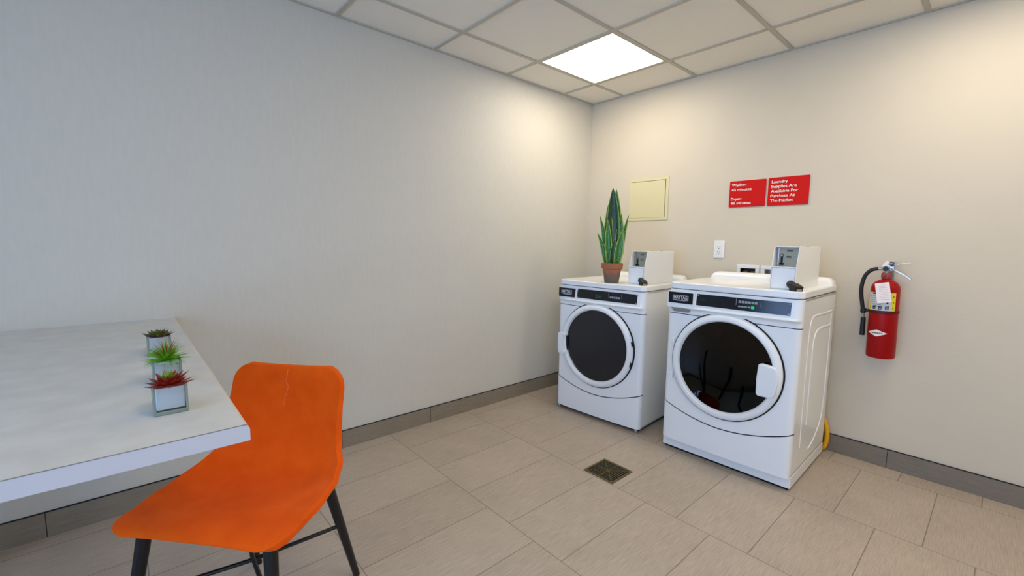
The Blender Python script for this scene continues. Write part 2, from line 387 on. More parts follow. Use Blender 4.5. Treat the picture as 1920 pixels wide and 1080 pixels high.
# baseboards of cut floor tile, with joints
def baseboard(name, along, joints, end, m):
    bm = BM(); e = sorted([0]+joints+[end], key=abs)
    for a, b in zip(e, e[1:]):
        s = 1 if b > a else -1
        a2, b2 = a+s*.0017, b-s*.0017
        if along == 'y': box(bm, 0, .0105, min(a2, b2), max(a2, b2), 0, .1057)
        else: box(bm, min(a2, b2), max(a2, b2), -.0105, 0, 0, .1057)
    o = struct(name, bm, m, smooth=False)
    bm = BM()
    if along == 'y': box(bm, 0, .009, end, 0, 0, .1045)
    else: box(bm, .0, end, -.009, 0, 0, .1045)
    obj('grout_joint', bm, m_grout, o, smooth=False)
    return o
baseboard('baseboard_left', 'y', [-.44, -1.648, -2.25, -2.855, -3.459, -4.06, -4.66], RY, m_basL)
baseboard('baseboard_back', 'x', [.36, .96, 1.57, 2.177, 3.39, 4.0, 4.6], RX, m_basB)
bm = BM(); box(bm, 0, .0115, RY, 0, .1057, .1072); struct('trim_3', bm, m_gap, smooth=False, label='dark joint along the top of the left baseboard')
bm = BM(); box(bm, 0, RX, -.0115, 0, .1057, .1078); struct('trim_4', bm, m_gap, smooth=False, label='dark joint along the top of the back baseboard')

# ------------------------------------------------------------------ washer and dryer
W2 = .3435                                       # half width
FY, BY = -.335, .31                              # front and back of the cabinet, local
DCX, DCZ, DR = 0.0, .503, .287                   # door centre and radius
SEAM = .763; LIDZ0, LIDZ1 = .905, .943
def low(x):                                      # seam above the lower panel, dips in the middle
    s = x/W2; return .152+.076*abs(s)**1.9
def front_y(x, base=FY):                         # front is gently bowed and turns back at the sides
    s = min(1, abs(x)/W2); y = base-.012*(1-s*s)
    r = .028; d = W2-abs(x)
    if d < r: y += r-math.sqrt(max(0, r*r-(r-d)**2))
    return y
def strip(bm, xs_, zlo, zhi, nz, yfun, yoff=0, back=FY+.05):
    """curved front skin between two height functions"""
    grid = []
    for x in xs_:
        a, b = zlo(x), zhi(x)
        grid.append([bm.verts.new((x, yfun(x)+yoff, a+(b-a)*k/nz)) for k in range(nz+1)])
    for c0, c1 in zip(grid, grid[1:]):
        for k in range(nz): bm.faces.new((c0[k], c1[k], c1[k+1], c0[k+1]))
    # returns to the inside
    for edge in (0, -1):
        bk = [bm.verts.new((c[edge].co.x*.999, back, c[edge].co.z)) for c in grid]
        for i in range(len(grid)-1): bm.faces.new((grid[i][edge], bk[i], bk[i+1], grid[i+1][edge]))
    bmesh.ops.recalc_face_normals(bm, faces=bm.faces)
XS = [-W2+d for d in (0, .0006, .0025, .006, .012, .02, .028)]
XS = XS+[-W2+.028+(2*W2-.056)*i/24 for i in range(1, 24)]+[-x for x in XS[::-1]]
def front_with_hole(bm):
    """front skin with a round hole for the door"""
    r0 = DR-.03; xm = W2-.03
    angs = [2*PI*i/96 for i in range(96)]
    for sx in (-1, 1):
        for zz in (SEAM-.003, low(xm)+.004):
            angs.append(math.atan2(zz-DCZ, sx*xm-DCX) % (2*PI))
    angs = sorted(angs); N = len(angs)
    K = 14; rows = []
    for a in angs:
        c, s = math.cos(a), math.sin(a)
        # distance to the boundary (x=+-xm, z=SEAM-.002, z=low(x)+.003)
        lo, hi = 0, 1.2
        for _ in range(40):
            m_ = (lo+hi)/2; x, z = DCX+c*m_, DCZ+s*m_
            if abs(x) < xm and z < SEAM-.003 and z > low(x)+.004: lo = m_
            else: hi = m_
        R1 = lo
        rows.append([bm.verts.new((DCX+c*(r0+(R1-r0)*k/K), front_y(DCX+c*(r0+(R1-r0)*k/K)), DCZ+s*(r0+(R1-r0)*k/K))) for k in range(K+1)])
    for i in range(N):
        a, b = rows[i], rows[(i+1) % N]
        for k in range(K): bm.faces.new((a[k], a[k+1], b[k+1], b[k]))
    bmesh.ops.recalc_face_normals(bm, faces=bm.faces)
    for s in (-1, 1):   # side strips with the rounded corners
        xs_ = [s*x for x in [xm, W2-.028, W2-.02, W2-.012, W2-.006, W2-.0025, W2-.0006, W2]]
        g = [[bm.verts.new((x, front_y(x), (low(x)+.004)+(SEAM-.003-low(x)-.004)*k/6)) for k in range(7)] for x in xs_]
        for c0, c1 in zip(g, g[1:]):
            for k in range(6):
                f = (c0[k], c1[k], c1[k+1], c0[k+1]); bm.faces.new(f if s > 0 else f[::-1])
def machine(name, label, cat, loc, rz, base, washer):
    gap = .016
    t = thing(name, label, cat, loc, rz)
    # cabinet: open-fronted shell
    bm = BM()
    box(bm, -W2, -W2+.012, FY+.029, BY, base, base+LIDZ0); box(bm, W2-.012, W2, FY+.029, BY, base, base+LIDZ0)
    box(bm, -W2, W2, BY-.012, BY, base, base+LIDZ0); box(bm, -W2, W2, FY+.03, BY, base, base+.012); box(bm, -W2, W2, FY+.04, BY, base+LIDZ0-.014, base+LIDZ0)
    # pressed ridges on the sides
    def ridge(pts, r, sx):
        P = [(sx*(W2-r*.62), y, base+z) for y, z in pts]
        tube(bm, smooth_path(P, 6), r, 16)
    for sx in (-1, 1) if washer else ():
        ridge([(.25, .80), (.10, .80), (-.10, .805), (-.16, .79), (-.185, .73), (-.19, .60), (-.19, .3), (-.185, .12)], .008, sx)
        ridge([(.25, .72), (.19, .72), (.02, .725), (-.06, .71), (-.095, .66), (-.10, .58), (-.10, .34), (-.095, .22)], .011, sx)
        ridge([(.235, .78), (.24, .6), (.235, .3), (.20, .17), (.09, .09), (-.02, .06)], .011, sx)
    obj('cabinet', bm, m_white, t, bevel=.002)
    # front panel with round opening
    bm = BM(); front_with_hole(bm)
    bmesh.ops.translate(bm, verts=bm.verts, vec=(0, 0, base)); obj('front_panel', bm, m_white, t)
    # dark gap behind the seams
    bm = BM(); box(bm, -W2+.004, W2-.004, FY+.024, FY+.03, base+.1, base+SEAM+.02)
    # remove nothing: the drum opening is cut by building four pieces
    bm.free(); bm = BM()
    for (a, b, c, d) in ((-W2+.003, W2-.003, .13, .215), (-W2+.003, W2-.003, SEAM-.03, SEAM+.02), (-W2+.003, -DR+.02, .2, SEAM), (DR-.02, W2-.003, .2, SEAM)):
        box(bm, a, b, FY+.020, FY+.026, base+c, base+d)
    obj('seam_backing', bm, m_gap, t, smooth=False)
    # dark line along the curved seam and the upper seam: recessed strips just behind the skin
    for lo_, hi_ in ((lambda x: low(x)-.006, lambda x: low(x)+.009), (lambda x: SEAM-.007, lambda x: SEAM+.006)):
        bm = BM(); strip(bm, XS, lo_, hi_, 1, front_y, .0028, FY+.02)
        bmesh.ops.translate(bm, verts=bm.verts, vec=(0, 0, base)); obj('seam', bm, m_gap, t)
    # lower panel
    bm = BM(); strip(bm, XS, lambda x: 0.0, lambda x: low(x)-.002, 6, front_y, -.003)
    bmesh.ops.translate(bm, verts=bm.verts, vec=(0, 0, base)); obj('lower_panel', bm, m_white, t)
    # console: profile lofted along x with a projecting lower lip
    prof = [(.001, .0), (.014, .001), (.024, .004), (.030, .010), (.034, .017), (.0385, .0195), (.043, .017), (.047, .012), (.08, .007), (.12, .001), (.1405, -.002)]
    bm = BM(); grid = []
    for x in XS:
        s = abs(x)/W2; e = 1-max(0, (s-.93)/.07)**2 if s > .93 else 1
        grid.append([bm.verts.new((x, front_y(x)-o*e, base+SEAM+h)) for h, o in prof])
    for a, b in zip(grid, grid[1:]):
        for k in range(len(prof)-1): bm.faces.new((a[k], b[k], b[k+1], a[k+1]))
    for edge in (0, -1):
        bk = [bm.verts.new((g[edge].co.x, FY+.05, g[edge].co.z)) for g in grid]
        for i in range(len(grid)-1): bm.faces.new((grid[i][edge], bk[i], bk[i+1], grid[i+1][edge]))
    bmesh.ops.recalc_face_normals(bm, faces=bm.faces)
    con = obj('console', bm, m_plastic, t)
    # face plates that follow the console slope and bow
    def plate(x0, x1, z0, z1, off, m, name, parent, label=None):
        bm = BM(); n = 12
        def y(x, z):
            h = z-SEAM; o = .012+(.001-.012)*(h-.047)/(.12-.047)
            return front_y(x)-o-off
        F = [[bm.verts.new((x0+(x1-x0)*i/n, y(x0+(x1-x0)*i/n, z), base+z)) for z in (z0, z1)] for i in range(n+1)]
        B = [[bm.verts.new((v.co.x, v.co.y+off+.004, v.co.z)) for v in f] for f in F]
        for i in range(n):
            bm.faces.new((F[i][0], F[i+1][0], F[i+1][1], F[i][1]))
            bm.faces.new((F[i][0], B[i][0], B[i+1][0], F[i+1][0])); bm.faces.new((F[i][1], F[i+1][1], B[i+1][1], B[i][1]))
        for i in (0, n): bm.faces.new((F[i][0], F[i][1], B[i][1], B[i][0]))
        bmesh.ops.recalc_face_normals(bm, faces=bm.faces)
        return obj(name, bm, m, parent, label=label)
    L = -W2
    if washer:   # the soap drawer carries the badge
        bm = BM(); prism(bm, rrect(L+.006, L+.166, base+SEAM+.033, base+.893, .008), FY-.022, FY-.004, 'y')
        dr = obj('soap_drawer', bm, m_plastic, t, bevel=.002)
        bm = BM()
        prism(bm, [(L+.03, base+SEAM+.035), (L+.15, base+SEAM+.035), (L+.135, base+SEAM+.012), (L+.045, base+SEAM+.012)], FY-.0235, FY-.004, 'y')
        obj('grip_recess', bm, m_steel, dr, bevel=.003)
        bm = BM(); prism(bm, rrect(L+.014, L+.158, base+.824, base+.887, .003), FY-.0245, FY-.015, 'y'); bd = obj('badge_plate', bm, m_black, t)
        off = -.0235
    else:
        bm = BM(); prism(bm, rrect(L+.014, L+.156, base+.821, base+.884, .003), FY-.0215, FY-.006, 'y'); bd = obj('badge_plate', bm, m_black, t)
    dp = plate(L+.176, L+.640, .824, .887, .0018, m_black, 'display_panel', t)
    def yat(x, z, off): return front_y(x)-(.012-.011*(z-SEAM-.047)/.073)-off
    bx = L+.086 if washer else L+.084
    # brand lettering in a silver frame
    yy = FY-.0247 if washer else FY-.0217
    text('MAYTAG', .080, m_silver, bd, (bx-.040, yy-.0003, base+.846), height=.021, bold=.018)
    bm = BM()
    for (a, b, c, d) in ((-.046, .046, .8685, .8705), (-.046, .046, .8415, .8435), (-.046, -.044, .8415, .8705), (.044, .046, .8415, .8705), (-.030, .030, .8385, .8400)):
        box(bm, bx+a, bx+b, yy-.001, yy+.003, base+c, base+d)
    obj('badge_frame', bm, m_silver, bd, smooth=False)
    def dots(name, items, m, label=None):
        groups = [items] if name == 'digit' else [[i] for i in items]
        for its in groups:
            bm = BM()
            for (a, b, c, d) in its:
                x = L+(a+b)/2; z = (c+d)/2; yy = yat(x, z, .0022); box(bm, L+a, L+b, yy-.0008, yy+.003, base+c, base+d)
            obj(name, bm, m, dp, smooth=False, label=label)
    scr = [(.181, .185, .829, .833), (.181, .185, .878, .882), (.631, .635, .829, .833), (.631, .635, .878, .882)]
    dots('screw', scr, m_silver)
    if washer:
        dots('button', [(.400+.0155*i, .4125+.0155*i, .862, .874) for i in range(6)]+[(.400+.0155*i, .4125+.0155*i, .840, .848) for i in range(4)], m_button)
        dots('start_button', [(.463, .478, .837, .851)], m_green, 'green start button')
        dots('outline', [(.388, .390, .830, .882), (.507, .509, .830, .882)], m_steel)
        bm = BM(); x = L+.215; lathe(bm, [(.012, 0), (.012, .0015)], 24, Matrix.Translation((x, yat(x, .855, .0015), base+.855)) @ Matrix.Rotation(PI/2, 4, 'X')); obj('port', bm, m_dark, dp)
    else:
        dots('button', [(.445+.0155*i, .457+.0155*i, .846, .858) for i in range(5)], m_button)
        g = []
        for k, x in enumerate((.334, .360)):
            g += [(x, x+.016, .840, .842), (x, x+.002, .840, .855), (x+.014, x+.016, .840, .855)]
            if k == 0: g += [(x, x+.016, .8535, .8555), (x+.0, x+.002, .855, .868)]
        dots('digit', g, m_greend, 'dim green digits')
        dots('outline', [(.433, .4345, .830, .878), (.530, .5315, .832, .880)], m_steel)
    # top
    bm = BM(); pts = []
    xsT = [-W2-.001+(2*W2+.002)*i/30 for i in range(31)]
    out = [(x, front_y(max(-W2, min(W2, x)))-.006) for x in xsT]+[(W2+.001, BY), (-W2-.001, BY)]
    prism(bm, out, base+LIDZ0+.002, base+LIDZ1, 'z'); top = obj('top', bm, m_white, t, bevel=.007, seg=3)
    # raised lip round the rear of the top
    bm = BM(); y0, y1 = BY-.10, BY
    P = []
    for (z, ins) in ((LIDZ1-.01, 0), (LIDZ1+.016, .004), (LIDZ1+.032, .014), (LIDZ1+.040, .030), (LIDZ1+.042, .045)):
        P.append([bm.verts.new((x, y, base+z)) for x, y in rrect(-W2+ins, W2-ins, y0+ins*.9, y1-ins*.25, .02, 5)])
    for a, b in zip(P, P[1:]):
        for i in range(len(a)): bm.faces.new((a[i], a[(i+1) % len(a)], b[(i+1) % len(a)], b[i]))
    bm.faces.new(P[-1]); bm.faces.new(P[0][::-1]); bmesh.ops.recalc_face_normals(bm, faces=bm.faces)
    obj('rear_lip', bm, m_white, top)
    # drum
    Mx = Matrix.Translation((0, 0, base+DCZ)) @ Matrix.Rotation(PI/2, 4, 'X')
    bm = BM(); lathe(bm, [(0, -.22), (.06, -.215), (.25, -.2), (.26, -.18), (.26, .2), (.257, .30)], 64, Mx, cap1=False)
    obj('drum', bm, m_drum, t)
    # door
    yd = front_y(0)
    Md = Matrix.Translation((DCX, yd, base+DCZ)) @ Matrix.Rotation(PI/2, 4, 'X')   # local z -> -y (outwards)
    bm = BM(); lathe(bm, [(.2945, -.016), (.2945, .0010), (.287, .0012)], 96, Md, cap0=False, cap1=False); obj('door_gasket', bm, m_gap, t)
    bm = BM(); lathe(bm, [(.2875, -.012), (.2885, .006), (.285, .016), (.277, .024), (.266, .028), (.256, .027), (.250, .021), (.247, .013), (.2455, -.004)], 96, Md, cap0=False, cap1=False)
    door = obj('door', bm, m_plastic, t)
    bm = BM()
    if washer: lathe(bm, [(.2465, .004), (.21, -.004), (.16, -.014), (.08, -.021), (0, -.023)], 64, Md, cap0=False); obj('glass', bm, m_dglass, door)
    else: lathe(bm, [(.2465, .006), (.243, .002), (.12, .004), (0, .005)], 64, Md, cap0=False); obj('glass', bm, m_dglass2, door)
    if washer:
        bm = BM(); pts = [(.183, .567), (.2, .571), (.232, .568), (.262, .563), (.272, .545), (.275, .485), (.268, .425), (.258, .409), (.23, .404), (.192, .403), (.180, .41), (.178, .49)]
        prism(bm, [(x, base+z) for x, z in pts], yd-.044, yd-.012, 'y'); obj('handle', bm, m_plastic, door, bevel=.008, seg=3)
        for z in (.39, .60):
            bm = BM(); box(bm, -.300, -.284, yd-.007, yd+.004, base+z-.018, base+z+.018); obj('hinge', bm, m_plastic, door, bevel=.003)
    else:
        bm = BM(); pts = [(-.302, .557), (-.25, .560), (-.235, .556), (-.235, .54), (-.262, .538), (-.262, .425), (-.235, .422), (-.235, .407), (-.25, .403), (-.298, .404), (-.306, .42), (-.308, .48), (-.306, .54)]
        prism(bm, [(x, base+z) for x, z in pts], yd-.038, yd-.006, 'y'); obj('handle', bm, m_plastic, door, bevel=.004, seg=2)
        bm = BM(); box(bm, -.262, -.236, yd-.016, yd-.006, base+.426, base+.538); obj('grip_recess', bm, m_gap, door)
        for z in (.43, .56):
            bm = BM(); a = math.asin((z-DCZ)/.284); x = .284*math.cos(a)
            box(bm, x-.008, x+.006, yd-.016, yd-.002, base+z-.018, base+z+.018); obj('hinge', bm, m_gap, door)
    # foot / plinth
    if washer:
        bm = BM(); box(bm, -W2-.002, W2+.002, FY+.026, BY, .014, base+.0); obj('plinth', bm, m_white, t, bevel=.003)
        bm = BM(); box(bm, -W2+.01, W2-.01, FY+.040, BY-.02, 0, .016); obj('plinth_shadow_gap', bm, m_gap, t, smooth=False)
    else:
        bm = BM(); box(bm, -W2+.02, W2-.02, FY+.030, BY-.02, .004, base+.004); obj('underside_shade', bm, m_gap, t, smooth=False)  # black block fills the gap under the dryer, painting its shade
        for sx in (-1, 1):
            for y in (FY+.010, BY-.05):
                bm = BM(); lathe(bm, [(.017, 0), (.018, .006), (.012, .01), (.008, base+.005)], 20, Matrix.Translation((sx*(W2-.024), y, 0))); obj('foot', bm, m_steel, t)
    # coin box bolted on the top at the right front
    cx0, cx1 = W2-.172, W2-.057
    yf = FY+.062 if washer else FY+.085; z0 = base+LIDZ1; z1 = z0+.217; zm = z0+.113; yb = yf+.42
    cb_p = [(yf, z0), (yf, zm), (yf+.035, z1), (yb, z1), (yb, z0)]
    bm = BM(); s = .004                      # hollow upper front: side plates plus body behind the recess
    for a, b in ((cx0, cx0+s), (cx1-s, cx1)): prism(bm, cb_p, a, b, 'x')
    box(bm, cx0+s, cx1-s, yf+.07, yb, z0, z1); box(bm, cx0+s, cx1-s, yf+.034, yf+.08, z1-.004, z1); box(bm, cx0+s, cx1-s, yf+.004, yf+.08, z0, zm)
    cb = obj('coin_box', bm, m_white, t, bevel=.0015, label='white coin meter box bolted to the top')
    bm = BM(); box(bm, cx0+s+.001, cx1-s-.001, yf+.062, yf+.0705, zm+.001, z1-.005); obj('coin_plate', bm, m_greyp, cb, smooth=False, label='grey recessed coin plate')
    bm = BM(); box(bm, cx0+.006, cx1-.006, yf-.003, yf+.006, z0+.006, zm-.005); obj('cash_drawer', bm, m_plastic, cb, bevel=.002)
    bm = BM(); box(bm, cx0, cx1, yf-.004, yf+.03, zm-.003, zm+.001); obj('ledge', bm, m_plastic, cb, bevel=.001)
    bm = BM(); xx = cx0+.030; box(bm, xx-.004, xx+.004, yf+.055, yf+.063, zm+.018, zm+.05); box(bm, xx-.010, xx+.010, yf+.050, yf+.063, zm+.008, zm+.018); obj('coin_slot', bm, m_gap, cb, bevel=.001)
    bm = BM(); lathe(bm, [(.008, 0), (.007, .006), (.004, .009)], 20, Matrix.Translation((xx, yf+.062, zm+.058)) @ Matrix.Rotation(PI/2, 4, 'X')); box(bm, xx-.017, xx-.012, yf+.056, yf+.063, zm+.008, z1-.008); obj('coin_guide', bm, m_chrome, cb)
    for pr in (((.05, .078, .082), (.052, .075, .077)), ((.05, .07, .052), (.05, .073, .046))):
        bm = BM()
        for a, b, zz in pr: box(bm, cx0+a, cx0+b, yf+.0608, yf+.063, zm+zz, zm+zz+.003)
        obj('instruction_print', bm, m_ink, cb, smooth=False)
    # two keyhole stubs on top
    bm = BM(); box(bm, cx0+.05, cx0+.07, yf+.20, yf+.215, z1-.001, z1+.003); obj('top_screw', bm, m_steel, cb, smooth=False)
    bm = BM(); box(bm, cx1-.03, cx1-.02, yf+.26, yf+.275, z1-.001, z1+.004); obj('top_screw', bm, m_steel, cb, smooth=False)
    # lock on the lower right corner, pointing out to the front right
    Ml = Matrix.Translation((cx1-.020, yf-.004, z0+.030)) @ Matrix.Rotation(.86, 4, 'Z') @ Matrix.Rotation(PI/2+.34, 4, 'X')
    bm = BM(); lathe(bm, [(.014, -.012), (.019, .0), (.019, .024), (.015, .028)], 20, Ml)
    bmesh.ops.transform(bm, matrix=Matrix.Identity(4), verts=bm.verts)
    b2 = BM(); box(b2, -.020, .020, -.019, .017, .024, .070); b2.transform(Ml); me = bpy.data.meshes.new('t'); b2.to_mesh(me); bm.from_mesh(me); b2.free()
    lk = obj('lock', bm, m_rubber, cb, bevel=.003, label='black barrel lock')
    bm = BM(); box(bm, -.012, .012, -.012, .006, .068, .0725); bm.transform(Ml)
    lk2 = obj('lock_face', bm, m_greyp, cb, smooth=False)
    return t
# dryer: front left corner (.305,-.779), front right (1.008,-.730)
machine('clothes_dryer', 'white front-loading clothes dryer in the corner, with a potted plant standing on it', 'clothes dryer',
        (.668, -.395, 0), math.atan2(.043, .703), .025, False)
machine('washing_machine', 'taller white front-loading washing machine on a plinth, right of the dryer, with soap drawer', 'washing machine',
        (1.552, -.408, 0), math.atan2(.010, .70), .074, True)

# yellow hose behind the washer
bm = BM(); tube(bm, smooth_path([(1.83, -.045, .26), (1.875, -.045, .2), (1.898, -.045, .13), (1.898, -.046, .06), (1.88, -.048, .018), (1.83, -.05, .0135), (1.78, -.05, .014)], 8), .013, 12)
tag(obj('gas_hose', bm, m_hose), 'yellow hose on the floor behind the right rear corner of the washing machine', 'hose')

# ------------------------------------------------------------------ snake plant
t = thing('potted_snake_plant', 'tall snake plant in a terracotta pot standing on top of the dryer', 'potted plant', (.736, -.655, .9685))
bm = BM(); lathe(bm, [(.0, 0), (.046, 0), (.048, .003), (.062, .092), (.066, .093), (.071, .096), (.0735, .128), (.071, .131), (.066, .130), (.062, .112), (0, .11)], 48); obj('pot', bm, m_terra, t)
bm = BM(); lathe(bm, [(.064, .108), (.062, .118), (.03, .127), (0, .130)], 32)
random.seed(4)
for k in range(70):
    a = random.random()*2*PI; r = random.random()**.5*.058; h = .122+.01*random.random()
    tube(bm, [(r*math.cos(a), r*math.sin(a), h-.01), (r*math.cos(a)+random.uniform(-.012, .012), r*math.sin(a)+random.uniform(-.012, .012), h+.004)], [.003, .001], 5)
obj('soil', bm, m_soil, t)
# view-facing frame at the plant: rt points to the picture's right, so leaves fan along it
fx = Vector((.79, .61, 0)); fy = Vector((-.61, .79, 0))
def leaf(base, tip, width, depth, m, twist=0, wmax=.45, bend=0.0):
    """strap leaf from base to tip given as (side, height) in the fan plane; depth moves it to or from the room"""
    bm = BM(); uvl = bm.loops.layers.uv.new('UVMap'); n = 22; cols = 7; g = []
    b = fx*base[0]+fy*depth[0]+Vector((0, 0, base[1])); e = fx*tip[0]+fy*depth[1]+Vector((0, 0, tip[1]))
    axis = (e-b); side = Vector((math.cos(twist), math.sin(twist), 0)); side = fx*side.x+fy*side.y
    nrm = side.cross(axis.normalized()).normalized()
    for i in range(n+1):
        s = i/n
        if s < wmax: wd = .62+.38*math.sin(s/wmax*PI/2)
        else: wd = max(.012, math.cos((s-wmax)/(1-wmax)*PI/2)**.8)
        p = b+axis*s+(fx*(1 if tip[0] > base[0] else -1))*bend*math.sin(s*PI)*-1+nrm*.006*math.sin(s*5)
        row = []
        for j in range(cols):
            u = j/(cols-1)*2-1
            row.append(bm.verts.new(p+side*u*wd*width/2+nrm*(.22*width*wd*(u*u-.35))))
        g.append(row)
    for i in range(n):
        for j in range(cols-1):
            f = bm.faces.new((g[i][j], g[i][j+1], g[i+1][j+1], g[i+1][j]))
            for lp, (a, c) in zip(f.loops, ((i, j), (i, j+1), (i+1, j+1), (i+1, j))): lp[uvl].uv = (c/(cols-1), a/n)
    o = obj('leaf', bm, m, t); md = o.modifiers.new('thick', 'SOLIDIFY'); md.thickness = .0028; md.offset = 0
    return o
leaf((.005, .12), (-.012, .640), .086, (.0, .012), m_leafd, 0, .5)
leaf((.02, .12), (.012, .635), .080, (.022, .03), m_leafm, .15, .45)
leaf((-.015, .12), (-.040, .535), .062, (.015, .02), m_leafm, -.25, .5)
leaf((.03, .12), (.050, .470), .056, (.008, .01), m_leafm, .2, .5)
leaf((-.035, .12), (-.097, .455), .036, (.004, -.01), m_leafm, -.4, .4, .012)
leaf((-.040, .12), (-.107, .335), .036, (-.02, -.03), m_leafm, -.3, .4, .012)
leaf((.042, .12), (.103, .462), .036, (.01, .01), m_leafm, .5, .4, .012)
leaf((-.022, .12), (-.040, .420), .046, (-.028, -.035), m_leafm, -.1, .45)
leaf((.025, .12), (.056, .345), .056, (-.032, -.045), m_leafm, .1, .42)
leaf((-.004, .12), (.010, .30), .040, (-.035, -.05), m_leafd, 0, .42)
leaf((.036, .12), (.080, .30), .030, (.03, .05), m_leafd, .5, .42)

# ------------------------------------------------------------------ things on the back wall
t = thing('access_panel', 'square cream access panel on the wall above the dryer and its plant', 'access panel', (.588, 0, 1.42))
bm = BM(); x0, x1, z0, z1 = -.172, .175, 0, .332; f = .022
box(bm, x0, x1, -.006, 0, z0, z0+f); box(bm, x0, x1, -.006, 0, z1-f, z1); box(bm, x0, x0+f, -.006, 0, z0+f, z1-f); box(bm, x1-f*1.1, x1, -.006, 0, z0+f, z1-f)
obj('frame', bm, m_cream, t, bevel=.0015)
bm = BM(); box(bm, x0+f, x1-f, -.002, 0, z0+f, z1-f); obj('gap', bm, m_gap, t, smooth=False)
bm = BM(); box(bm, x0+f-.001, x1-f*1.1-.004, -.0075, -.001, z0+f-.001, z1-f-.003); obj('door', bm, m_cream, t, bevel=.0012)

def sign(x0, x1, z0, z1, label, lines):
    t = thing('wall_sign', label, 'sign', ((x0+x1)/2, 0, z0), group='red laundry signs'); w_ = (x1-x0)/2; h = z1-z0
    bm = BM(); prism(bm, rrect(-w_, w_, 0, h, .006), -.006, -.0002, 'y'); obj('board', bm, m_red, t, bevel=.0008)
    for body, u, frac, width, cap in lines:
        # height of the glyph box depends on descenders
        desc = any(c in 'ypgqj,' for c in body)
        hh = cap*(1.28 if desc else 1.0); zb = h*(1-frac)-(cap*.28 if desc else 0)
        text(body, width, m_text, t, (-w_+u, -.0064, zb), height=hh, bold=.022)
    return t
sign(1.217, 1.446, 1.492, 1.668, 'red sign left of the pair, with washer and dryer times of 45 minutes in white', [
    ('Washer:', .014, .205, .094, .0185), ('45 minutes', .014, .385, .128, .0175), ('Dryer:', .013, .735, .069, .0185), ('45 minutes', .013, .895, .130, .0175)])
sign(1.459, 1.689, 1.491, 1.6695, 'red sign right of the pair, about laundry supplies for purchase, in white', [
    ('Laundry', .020, .205, .092, .0185), ('Supplies Are', .018, .370, .144, .0185), ('Available For', .018, .535, .154, .0185),
    ('Purchase At', .017, .700, .139, .0185), ('The Market', .017, .865, .130, .0185)])

t = thing('wall_outlet', 'white electrical outlet on the wall below and left of the red signs', 'outlet', (1.171, 0, 1.143))
bm = BM(); box(bm, -.037, .037, -.006, 0, 0, .121); obj('plate', bm, m_ivory, t, bevel=.003)
bm = BM(); prism(bm, rrect(-.0175, .0175, .026, .095, .003), -.0085, -.005, 'y'); obj('receptacle', bm, m_ivory, t, bevel=.001)
bm = BM()
for z in (.078, .043):
    box(bm, -.009, -.006, -.0088, -.008, z-.004, z+.005); box(bm, .005, .008, -.0088, -.008, z-.003, z+.004); box(bm, -.003, .003, -.0088, -.008, z-.012, z-.007)
obj('socket_holes', bm, m_gap, t, smooth=False)
bm = BM(); box(bm, -.010, .010, -.0098, -.008, .057, .064); obj('test_button', bm, m_ivory, t, bevel=.0008)
for z in (.012, .108):
    bm = BM(); lathe(bm, [(.003, 0), (.0025, .0015)], 12, Matrix.Translation((0, -.006, z)) @ Matrix.Rotation(PI/2, 4, 'X')); obj('screw', bm, m_ivory, t)

for k, ((a, b), lab) in enumerate(zip(VB, ('white recessed valve box with brass valves, left of two behind the washing machine', 'white recessed box right of the valve box, half hidden by the coin meter'))):
    t = thing('wall_box', lab, 'utility box', ((a+b)/2, 0, VZ[0]), group='recessed utility boxes'); hw = (b-a)/2; hh = VZ[1]-VZ[0]
    bm = BM(); f = .0235
    box(bm, -hw-f, hw+f, -.006, 0, -f, 0); box(bm, -hw-f, hw+f, -.006, 0, hh, hh+f); box(bm, -hw-f, -hw, -.006, 0, 0, hh); box(bm, hw, hw+f, -.006, 0, 0, hh)
    obj('frame', bm, m_ivory, t, bevel=.002)
    bm = BM(); box(bm, -hw, hw, .052, .0598, 0, hh); box(bm, -hw, -hw+.003, 0, .055, 0, hh); box(bm, hw-.003, hw, 0, .055, 0, hh); box(bm, -hw, hw, 0, .055, hh-.003, hh); box(bm, -hw, hw, 0, .055, 0, .003)
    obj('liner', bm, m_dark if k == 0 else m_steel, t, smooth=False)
    if k == 0:
        for sx in (-.022, .022):
            bm = BM(); tube(bm, [(sx, .03, .003), (sx, .03, .11)], .007, 10); lathe(bm, [(.014, 0), (.014, .012)], 10, Matrix.Translation((sx, .03, .112))); tube(bm, [(sx-.017, .018, .125), (sx+.017, .018, .129)], .005, 8)
            obj('valve', bm, m_brass, t)
    else:
        bm = BM(); tube(bm, [(0, .03, .003), (0, .03, .06)], .02, 16); obj('drain_pipe', bm, m_steel, t)

# ------------------------------------------------------------------ fire extinguisher
EX, EY = 2.112, -.088
t = thing('fire_extinguisher', 'red fire extinguisher hanging on the wall right of the washing machine', 'fire extinguisher', (EX, EY, .638), 0)
t.rotation_euler = (0, math.radians(-1.0), 0)
R = .0625
bm = BM(); lathe(bm, [(0, .004), (R-.012, .0), (R-.003, .003), (R, .010), (R, .375), (R-.003, .392), (R-.012, .408), (R-.03, .421), (.018, .428), (.016, .432)], 64); cyl = obj('cylinder', bm, m_ered, t)
def wrap(bm, a0, a1, z0, z1, r, n=24):
    g = [[bm.verts.new((r*math.cos(a0+(a1-a0)*i/n), r*math.sin(a0+(a1-a0)*i/n), z)) for z in (z0, z1)] for i in range(n+1)]
    for a, b in zip(g, g[1:]): bm.faces.new((a[0], b[0], b[1], a[1]))
    r = bmesh.ops.extrude_face_region(bm, geom=bm.faces[:])
    for v in [q for q in r['geom'] if isinstance(q, bmesh.types.BMVert)]: v.co.x *= 1.012; v.co.y *= 1.012
    bmesh.ops.recalc_face_normals(bm, faces=bm.faces)
A = lambda d: math.radians(-90+d)      # 0 faces the room, positive to the right
